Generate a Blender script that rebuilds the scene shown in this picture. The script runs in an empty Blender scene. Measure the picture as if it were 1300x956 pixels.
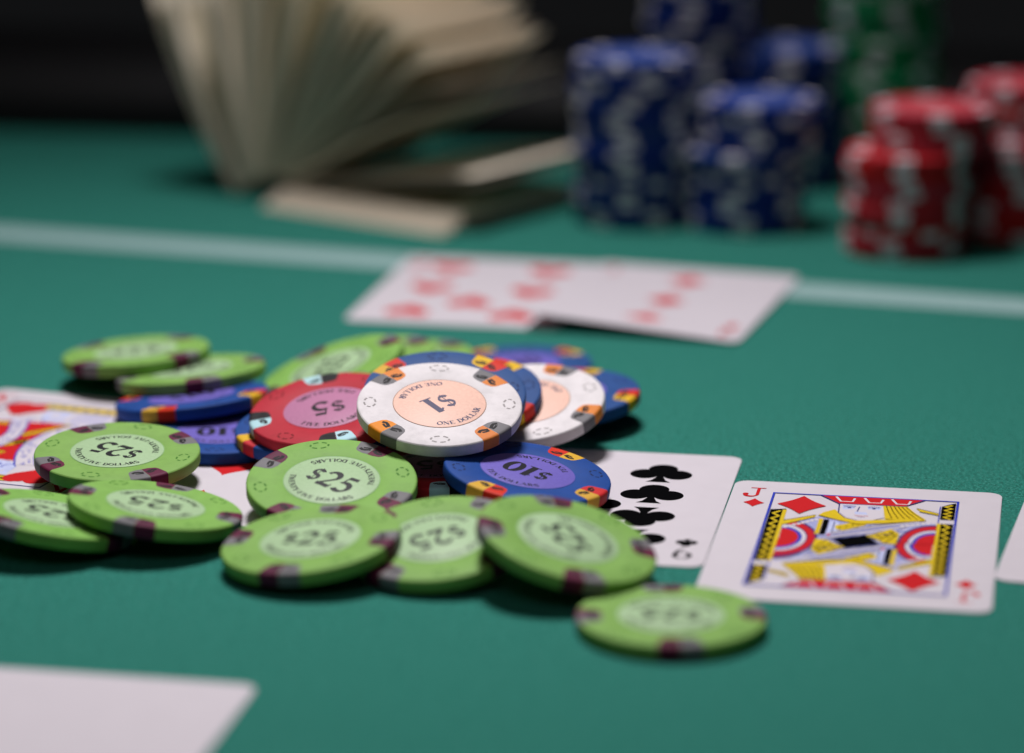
import bpy, bmesh, math, random
from mathutils import Vector, Matrix
random.seed(7)
S = bpy.context.scene
COL = S.collection
MM = 0.001
R_ = math.radians

# ------------------------------------------------------------------ camera
cam = bpy.data.cameras.new('camera'); cam_o = bpy.data.objects.new('camera', cam); COL.objects.link(cam_o)
cam_o.location = (0, 0, 0.21326)
cam_o.rotation_euler = (R_(90 - 14.034), 0, 0)
cam.sensor_fit = 'HORIZONTAL'; cam.sensor_width = 36.0
cam.lens = 109.45
cam.shift_y = -45.0 / 1300.0
cam.clip_start = 0.02; cam.clip_end = 50
cam.dof.use_dof = True
cam.dof.focus_distance = 0.733
cam.dof.aperture_fstop = 5.1
cam.dof.aperture_blades = 9
S.camera = cam_o
S.render.resolution_x = 1024; S.render.resolution_y = 753

# ------------------------------------------------------------------ light
W = bpy.data.worlds.new('World'); S.world = W; W.use_nodes = True
bg = W.node_tree.nodes['Background']; bg.inputs[0].default_value = (0.9, 0.93, 1.0, 1); bg.inputs[1].default_value = 0.006

def area(name, loc, target, size, power, color):
    L = bpy.data.lights.new(name, 'AREA'); L.shape = 'DISK'; L.size = size; L.energy = power; L.color = color
    o = bpy.data.objects.new(name, L); COL.objects.link(o); o.location = loc
    o.rotation_euler = (Vector(target) - Vector(loc)).to_track_quat('-Z', 'Y').to_euler()
    return o
key = area('table_lamp_light', (-0.05, 1.015, 0.76), (-0.03, 0.665, 0), 0.20, 2.3, (1.0, 0.955, 0.965))
key.data.spread = R_(92)
area('room_fill_light', (-0.12, 0.22, 0.55), (0, 0.66, 0), 0.35, 0.44, (1.0, 0.94, 0.93))
vs = S.view_settings
vs.view_transform = 'Standard'; vs.look = 'None'; vs.exposure = 0.0; vs.gamma = 1.0; vs.use_curve_mapping = False

# ------------------------------------------------------------------ materials
def srgb(r, g, b):
    f = lambda c: (c / 255 / 12.92) if c / 255 <= 0.04045 else ((c / 255 + 0.055) / 1.055) ** 2.4
    return (f(r), f(g), f(b))
MATS = {}
def mat(name, col, rough=0.5, var=0.0, vscale=300, bump=0.0, bscale=2000, spec=0.5, sheen=0.0, coat=0.0, speck=None):
    if name in MATS: return MATS[name]
    m = bpy.data.materials.new(name); m.use_nodes = True; MATS[name] = m
    nt = m.node_tree; b = nt.nodes['Principled BSDF']
    b.inputs['Base Color'].default_value = (*col, 1); b.inputs['Roughness'].default_value = rough
    b.inputs['Specular IOR Level'].default_value = spec
    if sheen: b.inputs['Sheen Weight'].default_value = sheen; b.inputs['Sheen Roughness'].default_value = 0.4
    if coat: b.inputs['Coat Weight'].default_value = coat; b.inputs['Coat Roughness'].default_value = 0.25
    tc = nt.nodes.new('ShaderNodeTexCoord')
    if var:
        n = nt.nodes.new('ShaderNodeTexNoise'); n.inputs['Scale'].default_value = vscale; n.inputs['Detail'].default_value = 5
        n.inputs['Roughness'].default_value = 0.7
        nt.links.new(tc.outputs['Object'], n.inputs['Vector'])
        r = nt.nodes.new('ShaderNodeValToRGB')
        lo = [max(0, c * (1 - var)) for c in col]; hi = [min(1, c * (1 + var)) for c in col]
        r.color_ramp.elements[0].position = 0.3; r.color_ramp.elements[1].position = 0.7
        r.color_ramp.elements[0].color = (*lo, 1); r.color_ramp.elements[1].color = (*hi, 1)
        nt.links.new(n.outputs['Fac'], r.inputs['Fac'])
        out = r.outputs['Color']
        if speck:
            n2 = nt.nodes.new('ShaderNodeTexNoise'); n2.inputs['Scale'].default_value = speck[0]; n2.inputs['Detail'].default_value = 2
            nt.links.new(tc.outputs['Object'], n2.inputs['Vector'])
            r2 = nt.nodes.new('ShaderNodeValToRGB'); r2.color_ramp.elements[0].position = speck[1]; r2.color_ramp.elements[1].position = speck[2]
            nt.links.new(n2.outputs['Fac'], r2.inputs['Fac'])
            mx = nt.nodes.new('ShaderNodeMix'); mx.data_type = 'RGBA'
            nt.links.new(r2.outputs['Color'], mx.inputs[0]); nt.links.new(out, mx.inputs[6]); mx.inputs[7].default_value = (*speck[3], 1)
            out = mx.outputs[2]
        nt.links.new(out, b.inputs['Base Color'])
        rr = nt.nodes.new('ShaderNodeMapRange'); rr.inputs[3].default_value = max(0, rough - 0.08); rr.inputs[4].default_value = min(1, rough + 0.1)
        nt.links.new(n.outputs['Fac'], rr.inputs[0]); nt.links.new(rr.outputs[0], b.inputs['Roughness'])
    if bump:
        n3 = nt.nodes.new('ShaderNodeTexNoise'); n3.inputs['Scale'].default_value = bscale; n3.inputs['Detail'].default_value = 3
        nt.links.new(tc.outputs['Object'], n3.inputs['Vector'])
        bp = nt.nodes.new('ShaderNodeBump'); bp.inputs['Strength'].default_value = bump; bp.inputs['Distance'].default_value = 0.0001
        nt.links.new(n3.outputs['Fac'], bp.inputs['Height']); nt.links.new(bp.outputs['Normal'], b.inputs['Normal'])
    return m

M_FELT = mat('green_felt', (0.019, 0.150, 0.116), 0.95, 0.75, 1150, 1.0, 1300, 0.06, sheen=0.02, speck=(1700, 0.56, 0.68, (0.07, 0.28, 0.23)))
M_LINE = mat('pale_line_paint', (0.25, 0.39, 0.385), 0.8, 0.3, 900, 0.5, 1600, 0.3)
M_RAIL = mat('black_leather', (0.006, 0.006, 0.007), 0.6, 0.2, 300, 0.5, 900, spec=0.2)
M_CARD = mat('card_stock', (0.575, 0.535, 0.580), 0.5, 0.015, 150, 0.06, 1800, 0.25)
PRT = dict(
    red=mat('print_red', (0.50, 0.009, 0.013), 0.85, 0.0, 300, spec=0.12), black=mat('print_black', (0.003, 0.003, 0.0035), 1.0, 0.0, 300, spec=0.0),
    blue=mat('print_blue', (0.028, 0.045, 0.40), 0.85, 0.0, 300, spec=0.12), yellow=mat('print_yellow', (0.60, 0.43, 0.012), 0.85, 0.12, 1500, spec=0.12),
    lilac=mat('print_lilac', (0.32, 0.33, 0.57), 0.85, 0.2, 1500, spec=0.12), maroon=mat('print_maroon', (0.33, 0.012, 0.05), 0.85, 0.0, 300, spec=0.12),
    white=mat('print_white', (0.57, 0.53, 0.58), 0.85, 0.0, 300, spec=0.12), paleblue=mat('print_pale_blue', (0.46, 0.50, 0.72), 0.85, 0.15, 1200, spec=0.12),
    navy=mat('print_navy', (0.02, 0.025, 0.14), 0.85, 0.0, 300, spec=0.12))
def chipmat(n, c):
    m = mat('clay_' + n, c, 0.58, 0.07, 260, 0.10, 2600, 0.15); nt = m.node_tree; b = nt.nodes['Principled BSDF']
    src = b.inputs['Base Color'].links[0].from_socket
    oi = nt.nodes.new('ShaderNodeObjectInfo'); hs = nt.nodes.new('ShaderNodeHueSaturation')
    for i, (lo, hi) in (('Value', (.92, 1.08)), ('Saturation', (.97, 1.04)), ('Hue', (.494, .506))):
        mr = nt.nodes.new('ShaderNodeMapRange'); mr.inputs[3].default_value = lo; mr.inputs[4].default_value = hi
        nt.links.new(oi.outputs['Random'], mr.inputs[0]); nt.links.new(mr.outputs[0], hs.inputs[i])
    nt.links.new(src, hs.inputs['Color'])
    # rubbed dirt: blotchy darker grime and fine pale scratches
    tc = nt.nodes.new('ShaderNodeTexCoord'); g = nt.nodes.new('ShaderNodeTexNoise'); g.inputs['Scale'].default_value = 110; g.inputs['Detail'].default_value = 8; g.inputs['Roughness'].default_value = .75
    va = nt.nodes.new('ShaderNodeVectorMath'); va.operation = 'ADD'; nt.links.new(tc.outputs['Object'], va.inputs[0]); nt.links.new(oi.outputs['Location'], va.inputs[1])
    nt.links.new(va.outputs[0], g.inputs['Vector'])
    gr = nt.nodes.new('ShaderNodeValToRGB'); gr.color_ramp.elements[0].position = .52; gr.color_ramp.elements[1].position = .78; gr.color_ramp.elements[1].color = (.48, .48, .48, 1)
    nt.links.new(g.outputs['Fac'], gr.inputs[0])
    mx = nt.nodes.new('ShaderNodeMix'); mx.data_type = 'RGBA'; nt.links.new(gr.outputs[0], mx.inputs[0]); nt.links.new(hs.outputs[0], mx.inputs[6]); mx.inputs[7].default_value = (*[k * .45 + .01 for k in c], 1)
    w = nt.nodes.new('ShaderNodeTexNoise'); w.inputs['Scale'].default_value = 900; w.inputs['Detail'].default_value = 4
    mp = nt.nodes.new('ShaderNodeMapping'); mp.inputs['Scale'].default_value = (.12, 1, 1); mp.inputs['Rotation'].default_value = (0, 0, .6); nt.links.new(va.outputs[0], mp.inputs[0]); nt.links.new(mp.outputs[0], w.inputs['Vector'])
    wr = nt.nodes.new('ShaderNodeValToRGB'); wr.color_ramp.elements[0].position = .64; wr.color_ramp.elements[1].position = .74; wr.color_ramp.elements[1].color = (.14, .14, .14, 1); nt.links.new(w.outputs['Fac'], wr.inputs[0])
    m2 = nt.nodes.new('ShaderNodeMix'); m2.data_type = 'RGBA'; nt.links.new(wr.outputs[0], m2.inputs[0]); nt.links.new(mx.outputs[2], m2.inputs[6]); m2.inputs[7].default_value = (*[min(.8, k * 1.3 + .02) for k in c], 1)
    nt.links.new(m2.outputs[2], b.inputs['Base Color'])
    return m
CW = chipmat('white', (0.72, 0.685, 0.70)); CR = chipmat('red', (0.45, 0.012, 0.016)); CB = chipmat('blue', (0.016, 0.065, 0.24)); CG = chipmat('lime', (0.200, 0.405, 0.084))
OR_ = chipmat('orange', (0.72, 0.235, 0.038)); GY = chipmat('grey', (0.17, 0.165, 0.175)); BK = chipmat('black', (0.013, 0.013, 0.015)); LB = chipmat('light_blue', (0.42, 0.66, 0.72))
YE = chipmat('yellow', (0.66, 0.39, 0.03)); RD = chipmat('spot_red', (0.56, 0.025, 0.025)); MA = chipmat('maroon', (0.11, 0.012, 0.042))
DENOM = {
    'W': dict(body=CW, a=OR_, b=GY, lab=mat('label_peach', (0.82, 0.52, 0.42), 0.45, 0.10, 1300, 0.1, 2500, spec=0.15), ink=mat('ink_slate', (0.075, 0.07, 0.13), 0.5, spec=0.15), mark=mat('stamp_white', (0.30, 0.28, 0.28), 0.7, spec=0.15), num='$1', arc='ONE DOLLAR', ring=mat('ring_brown', (0.25, 0.15, 0.10), 0.6, spec=0.15)),
    'R': dict(body=CR, a=BK, b=LB, lab=mat('label_pink', (0.45, 0.19, 0.32), 0.45, 0.10, 1300, 0.1, 2500, spec=0.15), ink=mat('ink_black', (0.010, 0.010, 0.014), 0.5, spec=0.15), mark=mat('stamp_red', (0.16, 0.006, 0.01), 0.7, spec=0.15), num='$5', arc='FIVE DOLLARS', ring=mat('ring_pink', (0.42, 0.12, 0.2), 0.6, spec=0.15)),
    'B': dict(body=CB, a=YE, b=RD, lab=mat('label_violet', (0.15, 0.12, 0.46), 0.45, 0.10, 1300, 0.1, 2500, spec=0.15), ink=MATS['ink_black'], mark=mat('stamp_blue', (0.006, 0.018, 0.08), 0.7, spec=0.15), num='$10', arc='TEN DOLLARS', ring=mat('ring_violet', (0.09, 0.09, 0.4), 0.6, spec=0.15)),
    'G': dict(body=CG, a=MA, b=GY, lab=mat('label_sage', (0.36, 0.52, 0.30), 0.45, 0.08, 1300, 0.1, 2500, spec=0.15), ink=MATS['ink_black'], mark=mat('stamp_lime', (0.055, 0.18, 0.02), 0.7, spec=0.15), num='$25', arc='TWENTY-FIVE DOLLARS', ring=mat('ring_sage', (0.22, 0.40, 0.17), 0.6, spec=0.15)),
}

# ------------------------------------------------------------------ helpers
def mesh(name, verts, faces, mats, midx=None, smooth=False):
    me = bpy.data.meshes.new(name); me.from_pydata([tuple(v) for v in verts], [], faces)
    for m in mats: me.materials.append(m)
    if midx: me.polygons.foreach_set('material_index', midx)
    if smooth: me.polygons.foreach_set('use_smooth', [True] * len(me.polygons))
    me.update(); return me
def link(name, data, parent=None, loc=(0, 0, 0), rz=0.0):
    o = bpy.data.objects.new(name, data); COL.objects.link(o); o.location = loc; o.rotation_euler = (0, 0, rz)
    if parent: o.parent = parent
    return o
def tag(o, label, cat, group=None):
    o['label'] = label; o['category'] = cat
    if group: o['group'] = group
    return o

class Print:
    """flat print: polygons stacked a few microns apart, one mesh with a material per ink"""
    LAY = 0.0016
    def __init__(s): s.v = []; s.f = []; s.m = []; s.mats = []; s.bb = []; s.top = 0
    def level(s, pts, pad=0.0):
        x0 = min(p[0] for p in pts) - pad; x1 = max(p[0] for p in pts) + pad; y0 = min(p[1] for p in pts) - pad; y1 = max(p[1] for p in pts) + pad
        k = 1 + max([l for a, b, c, e, l in s.bb if a < x1 and b > x0 and c < y1 and e > y0], default=0)
        s.bb.append((x0, x1, y0, y1, k)); s.top = max(s.top, k); return 0.012 + k * s.LAY
    def poly(s, pts, m):
        if m not in s.mats: s.mats.append(m)
        z = s.level(pts)
        b = len(s.v); s.v += [(p[0], p[1], z) for p in pts]; s.f.append(tuple(range(b, b + len(pts)))); s.m.append(s.mats.index(m))
    def strip(s, pts, w, m, closed=False):
        """polyline with width w (number or function of direction)"""
        n = len(pts)
        if m not in s.mats: s.mats.append(m)
        z = s.level(pts, (w if not callable(w) else w(.7, .7)) / 2); b = len(s.v)
        for i, p in enumerate(pts):
            if closed: a, c = pts[i - 1], pts[(i + 1) % n]
            else: a, c = pts[max(0, i - 1)], pts[min(n - 1, i + 1)]
            dx, dy = c[0] - a[0], c[1] - a[1]; l = math.hypot(dx, dy) or 1; dx /= l; dy /= l
            ww = (w(dx, dy) if callable(w) else w) / 2
            s.v += [(p[0] - dy * ww, p[1] + dx * ww, z), (p[0] + dy * ww, p[1] - dx * ww, z)]
        for i in range(n if closed else n - 1):
            j = (i + 1) % n
            s.f.append((b + 2 * i, b + 2 * i + 1, b + 2 * j + 1, b + 2 * j)); s.m.append(s.mats.index(m))
    def merge180(s):
        b = len(s.v); up = s.top * s.LAY; t = s.top
        s.v = [(x, y, z + up) for x, y, z in s.v] + [(-x, -y, z) for x, y, z in s.v]
        s.f += [tuple(b + i for i in f) for f in s.f[:]]; s.m += s.m[:]
        s.bb = [(a, b_, c, e, l + t) for a, b_, c, e, l in s.bb] + [(-b_, -a, -e, -c, l) for a, b_, c, e, l in s.bb]; s.top *= 2
    def build(s, name, warp=None, scale=MM, dz=0.0):
        vv = []
        for x, y, z in s.v:
            if warp: z += warp(x, y)
            vv.append((x * scale, y * scale, (z + dz) * scale))
        return mesh(name, vv, s.f, s.mats, s.m)

def arc(cx, cy, rx, ry, a0, a1, n=14):
    return [(cx + rx * math.cos(R_(a0 + (a1 - a0) * i / n)), cy + ry * math.sin(R_(a0 + (a1 - a0) * i / n))) for i in range(n + 1)]

# ------------------------------------------------------------------ a small serif alphabet (cap height 1)
TK, TN = 0.17, 0.062
def glyph(ch):
    st = []
    def V(x, w=TK, a=0, b=1): st.append(([(x, a), (x, b)], w))
    def H(y, a, b, w=TN): st.append(([(a, y), (b, y)], w))
    def sf(x, y, r=0.15): st.append(([(x - r, y + (0.028 if y < .5 else -0.028)), (x + r, y + (0.028 if y < .5 else -0.028))], 0.056))
    def D(x0, y0, x1, y1, w): st.append(([(x0, y0), (x1, y1)], w))
    def C(pts): st.append((pts, None))
    adv = 0.8
    if ch == 'O': C(arc(.42, .5, .34, .46, 0, 360, 24)); adv = .86
    elif ch == '0': C(arc(.33, .5, .25, .46, 0, 360, 24)); adv = .68
    elif ch == 'N': V(.14, TN); V(.72, TN); D(.14, .98, .72, .02, TK); sf(.14, 0); sf(.10, 1); sf(.72, 1); adv = .88
    elif ch in 'EF':
        V(.2); H(.97, .06, .66); H(.52, .2, .5); D(.64, .98, .64, .78, TN); D(.5, .62, .5, .42, TN)
        if ch == 'E': H(.03, .06, .68); D(.66, 0, .66, .24, TN)
        else: sf(.2, 0)
        adv = .76
    elif ch == 'D': V(.2); C([(.2, .97)] + arc(.36, .5, .38, .47, 90, -90, 16) + [(.2, .03)]); sf(.16, 0); sf(.16, 1); adv = .84
    elif ch == 'L': V(.2); sf(.2, 1); H(.03, .06, .64); D(.63, 0, .63, .26, TN); adv = .7
    elif ch == 'A': D(.08, 0, .38, 1, TN); D(.38, 1, .72, 0, TK); H(.34, .2, .58); sf(.08, 0, .12); sf(.72, 0); adv = .82
    elif ch == 'R': V(.2); C([(.2, .97)] + arc(.4, .73, .24, .24, 90, -90, 12) + [(.2, .49)]); D(.4, .49, .72, .02, TK); sf(.2, 0); sf(.16, 1); adv = .82
    elif ch == 'I': V(.2); sf(.2, 0); sf(.2, 1); adv = .4
    elif ch == 'V': D(.08, 1, .4, 0, TK); D(.4, 0, .72, 1, TN); sf(.08, 1); sf(.72, 1, .12); adv = .8
    elif ch == 'W': D(.06, 1, .32, 0, TK); D(.32, 0, .54, .9, TN); D(.54, .9, .78, 0, TK); D(.78, 0, 1.04, 1, TN); sf(.06, 1); sf(1.04, 1, .12); adv = 1.1
    elif ch == 'T': V(.38); H(.97, .06, .7); D(.07, .98, .07, .76, TN); D(.69, .98, .69, .76, TN); sf(.38, 0); adv = .76
    elif ch == 'Y': D(.08, 1, .4, .46, TK); D(.4, .46, .72, 1, TN); V(.4, TK, 0, .48); sf(.08, 1); sf(.72, 1, .12); sf(.4, 0); adv = .8
    elif ch in 'S$':
        pts = arc(.36, .735, .23, .235, 25, 270, 14) + arc(.36, .265, .24, .235, 90, -155, 14)[1:]
        st.append((pts, 's'));
        if ch == '$': V(.36, .05, -.12, 1.12)
        adv = .72
    elif ch == '-': H(.42, .06, .36, .1); adv = .42
    elif ch == '1': V(.32, .18); D(.12, .80, .32, .97, .08); sf(.32, 0, .24); adv = .62
    elif ch == '2': st.append((arc(.34, .72, .24, .25, 165, -35, 14) + [(.36, .36), (.2, .17), (.1, .06)], 's')); st.append(([(.08, .075), (.3, .09), (.62, .07)], .15)); D(.61, .05, .64, .24, .06); adv = .72
    elif ch == '5': st.append((([(.16, .5)] + arc(.32, .31, .27, .29, 125, -140, 16)), 's')); D(.17, .5, .22, .97, .06); D(.2, .92, .58, .95, .14); adv = .68
    elif ch == '3': st.append((arc(.32, .74, .22, .23, 150, -90, 12) + arc(.32, .27, .26, .26, 90, -150, 14), 's')); adv = .68
    elif ch == '9': C(arc(.34, .68, .25, .29, 0, 360, 20)); st.append(([(.59, .68)] + arc(.28, .62, .31, .6, 0, -80, 12), 's')); adv = .7
    elif ch == '6': C(arc(.34, .32, .25, .29, 0, 360, 20)); st.append(([(.09, .32)] + arc(.40, .38, .31, .6, 180, 100, 12), 's')); adv = .7
    elif ch == '7': H(.94, .08, .64, .11); D(.6, .94, .26, 0, .15); D(.08, .98, .08, .78, .06); adv = .68
    elif ch == 'J': st.append(([(.5, .97), (.5, .28)] + arc(.28, .26, .22, .24, 0, -160, 12), 's')); sf(.48, 1, .26); st.append((arc(.1, .27, .06, .07, 0, 360, 10), .1)); adv = .75
    elif ch == 'K': V(.2); D(.68, 1, .24, .42, TN); D(.34, .56, .72, 0, TK); sf(.2, 0); sf(.2, 1); sf(.68, 1, .13); sf(.72, 0, .13); adv = .82
    elif ch == ' ': adv = .42
    return st, adv
def nib(k=1.0): return lambda dx, dy: k * (TN + (TK - TN) * abs(dy) ** 1.3)
def swidth(k=1.0): return lambda dx, dy: k * (0.075 + 0.085 * abs(dx * 0.8 - dy * 0.6))
def put_glyph(P, ch, fn, size, m, bold=1.0):
    """fn maps glyph coords (x,y in cap heights) to the plane"""
    st, adv = glyph(ch)
    for pts, w in st:
        dens = []
        for i in range(len(pts) - 1):
            n = 3 if len(pts) == 2 else 1
            for q in range(n): dens.append((pts[i][0] + (pts[i + 1][0] - pts[i][0]) * q / n, pts[i][1] + (pts[i + 1][1] - pts[i][1]) * q / n))
        dens.append(pts[-1])
        if w is None: ww = nib(bold * size)
        elif w == 's': ww = swidth(bold * size)
        else: ww = w * size * (bold if w > .08 else 1)
        P.strip([fn(*p) for p in dens], ww, m)
    return adv
def text_line(P, s, size, cx, cy, ang, m, widths=1.0, bold=1.0, first_small=False):
    sizes = [size * (0.72 if (first_small and c == '$') else 1) for c in s]
    tot = sum(glyph(c)[1] * z * widths for c, z in zip(s, sizes)); x = -tot / 2
    ca, sa = math.cos(ang), math.sin(ang)
    for c, z in zip(s, sizes):
        oy = -size / 2 + (size - z) * 0.5
        def fn(u, v, x=x, z=z, oy=oy):
            X = x + u * z * widths; Y = oy + v * z
            return (cx + X * ca - Y * sa, cy + X * sa + Y * ca)
        put_glyph(P, c, fn, z, m, bold); x += glyph(c)[1] * z * widths
def text_arc(P, s, size, rad, mid, m, track=1.0):
    """letters on a circle with their tops towards the centre (read from outside)"""
    tot = sum(glyph(c)[1] for c in s) * size * track; x = -tot / 2
    for c in s:
        def fn(u, v, x=x):
            r = rad + size / 2 - v * size; a = mid + (x + u * size * track) / rad
            return (r * math.cos(a), r * math.sin(a))
        put_glyph(P, c, fn, size, m, 1.45); x += glyph(c)[1] * size * track

# ------------------------------------------------------------------ setting: table, line, rail
def grid_sheet(name, x0, x1, y0, y1, z, m, nx=2, ny=2):
    v = [(x0 + (x1 - x0) * i / nx, y0 + (y1 - y0) * j / ny, z) for j in range(ny + 1) for i in range(nx + 1)]
    f = [(j * (nx + 1) + i, j * (nx + 1) + i + 1, (j + 1) * (nx + 1) + i + 1, (j + 1) * (nx + 1) + i) for j in range(ny) for i in range(nx)]
    return mesh(name, v, f, [m])
fy = lambda x: 1.187 - 0.15 * (x + 0.16) + 0.03
felt = link('table_felt', mesh('table_felt', [(-0.9, 0.15, 0), (0.9, 0.15, 0), (0.9, fy(.9), 0), (-0.9, fy(-.9), 0)], [(0, 1, 2, 3)], [M_FELT])); felt['kind'] = 'structure'
# straight pale betting line, bevelled tape sheet
LA, LB2 = Vector((-0.168, 0.9985)), Vector((0.1512, 0.895))
d = (LB2 - LA).normalized(); nrm = Vector((-d.y, d.x)); mid = (LA + LB2) / 2
c0 = [mid + d * s * 0.8 + nrm * t * 0.0100 for s, t in ((-1, -1), (1, -1), (1, 1), (-1, 1))]
line = link('betting_line', mesh('betting_line', [(*c, 0.00015) for c in c0], [(0, 1, 2, 3)], [M_LINE])); line['kind'] = 'structure'
# padded rail along the far side
def rail():
    prof = [(-0.004, 0.0), (-0.006, 0.010), (0.002, 0.020), (0.02, 0.028), (0.05, 0.031), (0.08, 0.028), (0.098, 0.018), (0.104, 0.0), (0.104, -0.06), (0.0, -0.06)]
    n = 24; v = []; f = []; k = len(prof)
    for i in range(n + 1):
        x = -0.9 + 1.8 * i / n
        y0 = 1.187 - 0.15 * (x + 0.16)
        for a, b in prof: v.append((x, y0 + a, b))
    for i in range(n):
        for j in range(k):
            f.append((i * k + j, (i + 1) * k + j, (i + 1) * k + (j + 1) % k, i * k + (j + 1) % k))
    f.append(tuple(range(k))); f.append(tuple(n * k + j for j in reversed(range(k))))
    o = link('table_rail', mesh('table_rail', v, f, [M_RAIL], smooth=True))
    tag(o, 'dark padded leather rail along the far edge of the table', 'rail')
rail()

# ------------------------------------------------------------------ playing cards
CARDW, CARDL, CARDT = 63.0, 88.0, 0.30
def card_sheet(warp=None):
    r = 3.4; nseg = 6
    out = []
    for cx, cy, a0 in ((CARDW / 2 - r, CARDL / 2 - r, 0), (-CARDW / 2 + r, CARDL / 2 - r, 90), (-CARDW / 2 + r, -CARDL / 2 + r, 180), (CARDW / 2 - r, -CARDL / 2 + r, 270)):
        out += arc(cx, cy, r, r, a0, a0 + 90, nseg)
    # rings shrinking to the centre so that the sheet can bend
    rings = [1.0, 0.994] + [0.96 - 0.04 * q for q in range(24)] if warp else [1.0, 0.994, 0.85, 0.5, 0.1]; n = len(out); v = []; f = []
    wp = warp or (lambda x, y: 0)
    for side, zz in ((0, CARDT), (1, 0.0)):
        for k, s in enumerate(rings):
            for x, y in out:
                z = zz - (0.05 if (k == 0 and side == 0) else 0)
                v.append((x * s * MM, y * s * MM, (z + wp(x * s, y * s)) * MM))
    K = len(rings)
    for side in (0, 1):
        b = side * K * n
        for k in range(K - 1):
            for i in range(n):
                q = (b + k * n + i, b + k * n + (i + 1) % n, b + (k + 1) * n + (i + 1) % n, b + (k + 1) * n + i)
                f.append(q if side == 0 else q[::-1])
        cap = tuple(b + (K - 1) * n + i for i in range(n)); f.append(cap if side == 0 else cap[::-1])
    for i in range(n):
        j = (i + 1) % n; f.append((i, K * n + i, K * n + j, j))
    return mesh('card_sheet', v, f, [M_CARD], smooth=False)
def heart(cx, cy, w, h, inv=False):
    pts = []
    for i in range(33):
        t = 2 * math.pi * i / 32
        x = 16 * math.sin(t) ** 3; y = 13 * math.cos(t) - 5 * math.cos(2 * t) - 2 * math.cos(3 * t) - math.cos(4 * t)
        pts.append((x / 32 * w, (y + 2.5) / 29 * h))
    s = -1 if inv else 1
    return [(cx + s * x, cy + s * y) for x, y in pts[:-1]]
def diamond(cx, cy, w, h):
    pts = []
    c = [(0, h / 2), (w / 2, 0), (0, -h / 2), (-w / 2, 0)]
    for i in range(4):
        a, b = c[i], c[(i + 1) % 4]
        for k in range(5):
            t = k / 5; x = a[0] + (b[0] - a[0]) * t; y = a[1] + (b[1] - a[1]) * t; q = 1 - 0.10 * math.sin(math.pi * t); pts.append((cx + x * q, cy + y * q))
    return pts[::-1]
def club(P, cx, cy, w, h, m, inv=False):
    s = -1 if inv else 1
    for ox, oy in ((0, .245), (-.262, -.045), (.262, -.045)): P.poly([(cx + s * (ox * w + x), cy + s * (oy * h + y)) for x, y in arc(0, 0, .238 * w, .25 * h, 0, 360, 24)[:-1]], m)
    stem = [(-.045, .12), (.045, .12), (.06, -.2), (.11, -.36), (.20, -.47), (-.20, -.47), (-.11, -.36), (-.06, -.2)]
    P.poly([(cx + s * x * w, cy + s * y * h) for x, y in stem][::-1], m)
    P.poly([(cx + s * x * w, cy + s * y * h) for x, y in ((-.2, -.02), (.2, -.02), (.08, .16), (-.08, .16))], m)
def spade(P, cx, cy, w, h, m):
    P.poly([(x, 2 * cy + h * .12 - y) for x, y in heart(cx, cy, w, h * .8)][::-1], m)
    P.poly([(cx + x * w, cy + y * h) for x, y in ((-.05, .0), (-.08, -.3), (-.22, -.48), (.22, -.48), (.08, -.3), (.05, 0))], m)

def make_card(name, label, print_, x, y, rot, z=0.03, warp=None, tilt=None):
    root = link(name, None, None, (x * MM, y * MM, z * MM), rot)
    if tilt: root.rotation_euler = (tilt[0], tilt[1], rot)
    tag(root, label, 'card')
    link('card_sheet', card_sheet(warp), root)
    if print_: link('printed_face', print_.build('printed_face', warp, dz=CARDT + (0.12 if warp else 0)), root)
    return root

def frame_line(P, a, b, w, m):
    c = [(-a, b), (a, b), (a, -b), (-a, -b)]
    for i in range(4):
        p, q = c[i], c[(i + 1) % 4]; ln = math.hypot(q[0] - p[0], q[1] - p[1]); ex = ((q[0] - p[0]) / ln * w / 2, (q[1] - p[1]) / ln * w / 2)
        P.strip([(p[0] - ex[0], p[1] - ex[1]), (q[0] + ex[0], q[1] + ex[1])], w, m)

def zig(x0, y0, x1, y1, n, amp):
    pts = []
    for i in range(n * 2 + 1):
        t = i / (n * 2); dx, dy = x1 - x0, y1 - y0; l = math.hypot(dx, dy); s = amp * (1 if i % 2 else -1)
        pts.append((x0 + dx * t - dy / l * s, y0 + dy * t + dx / l * s))
    return pts

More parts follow.
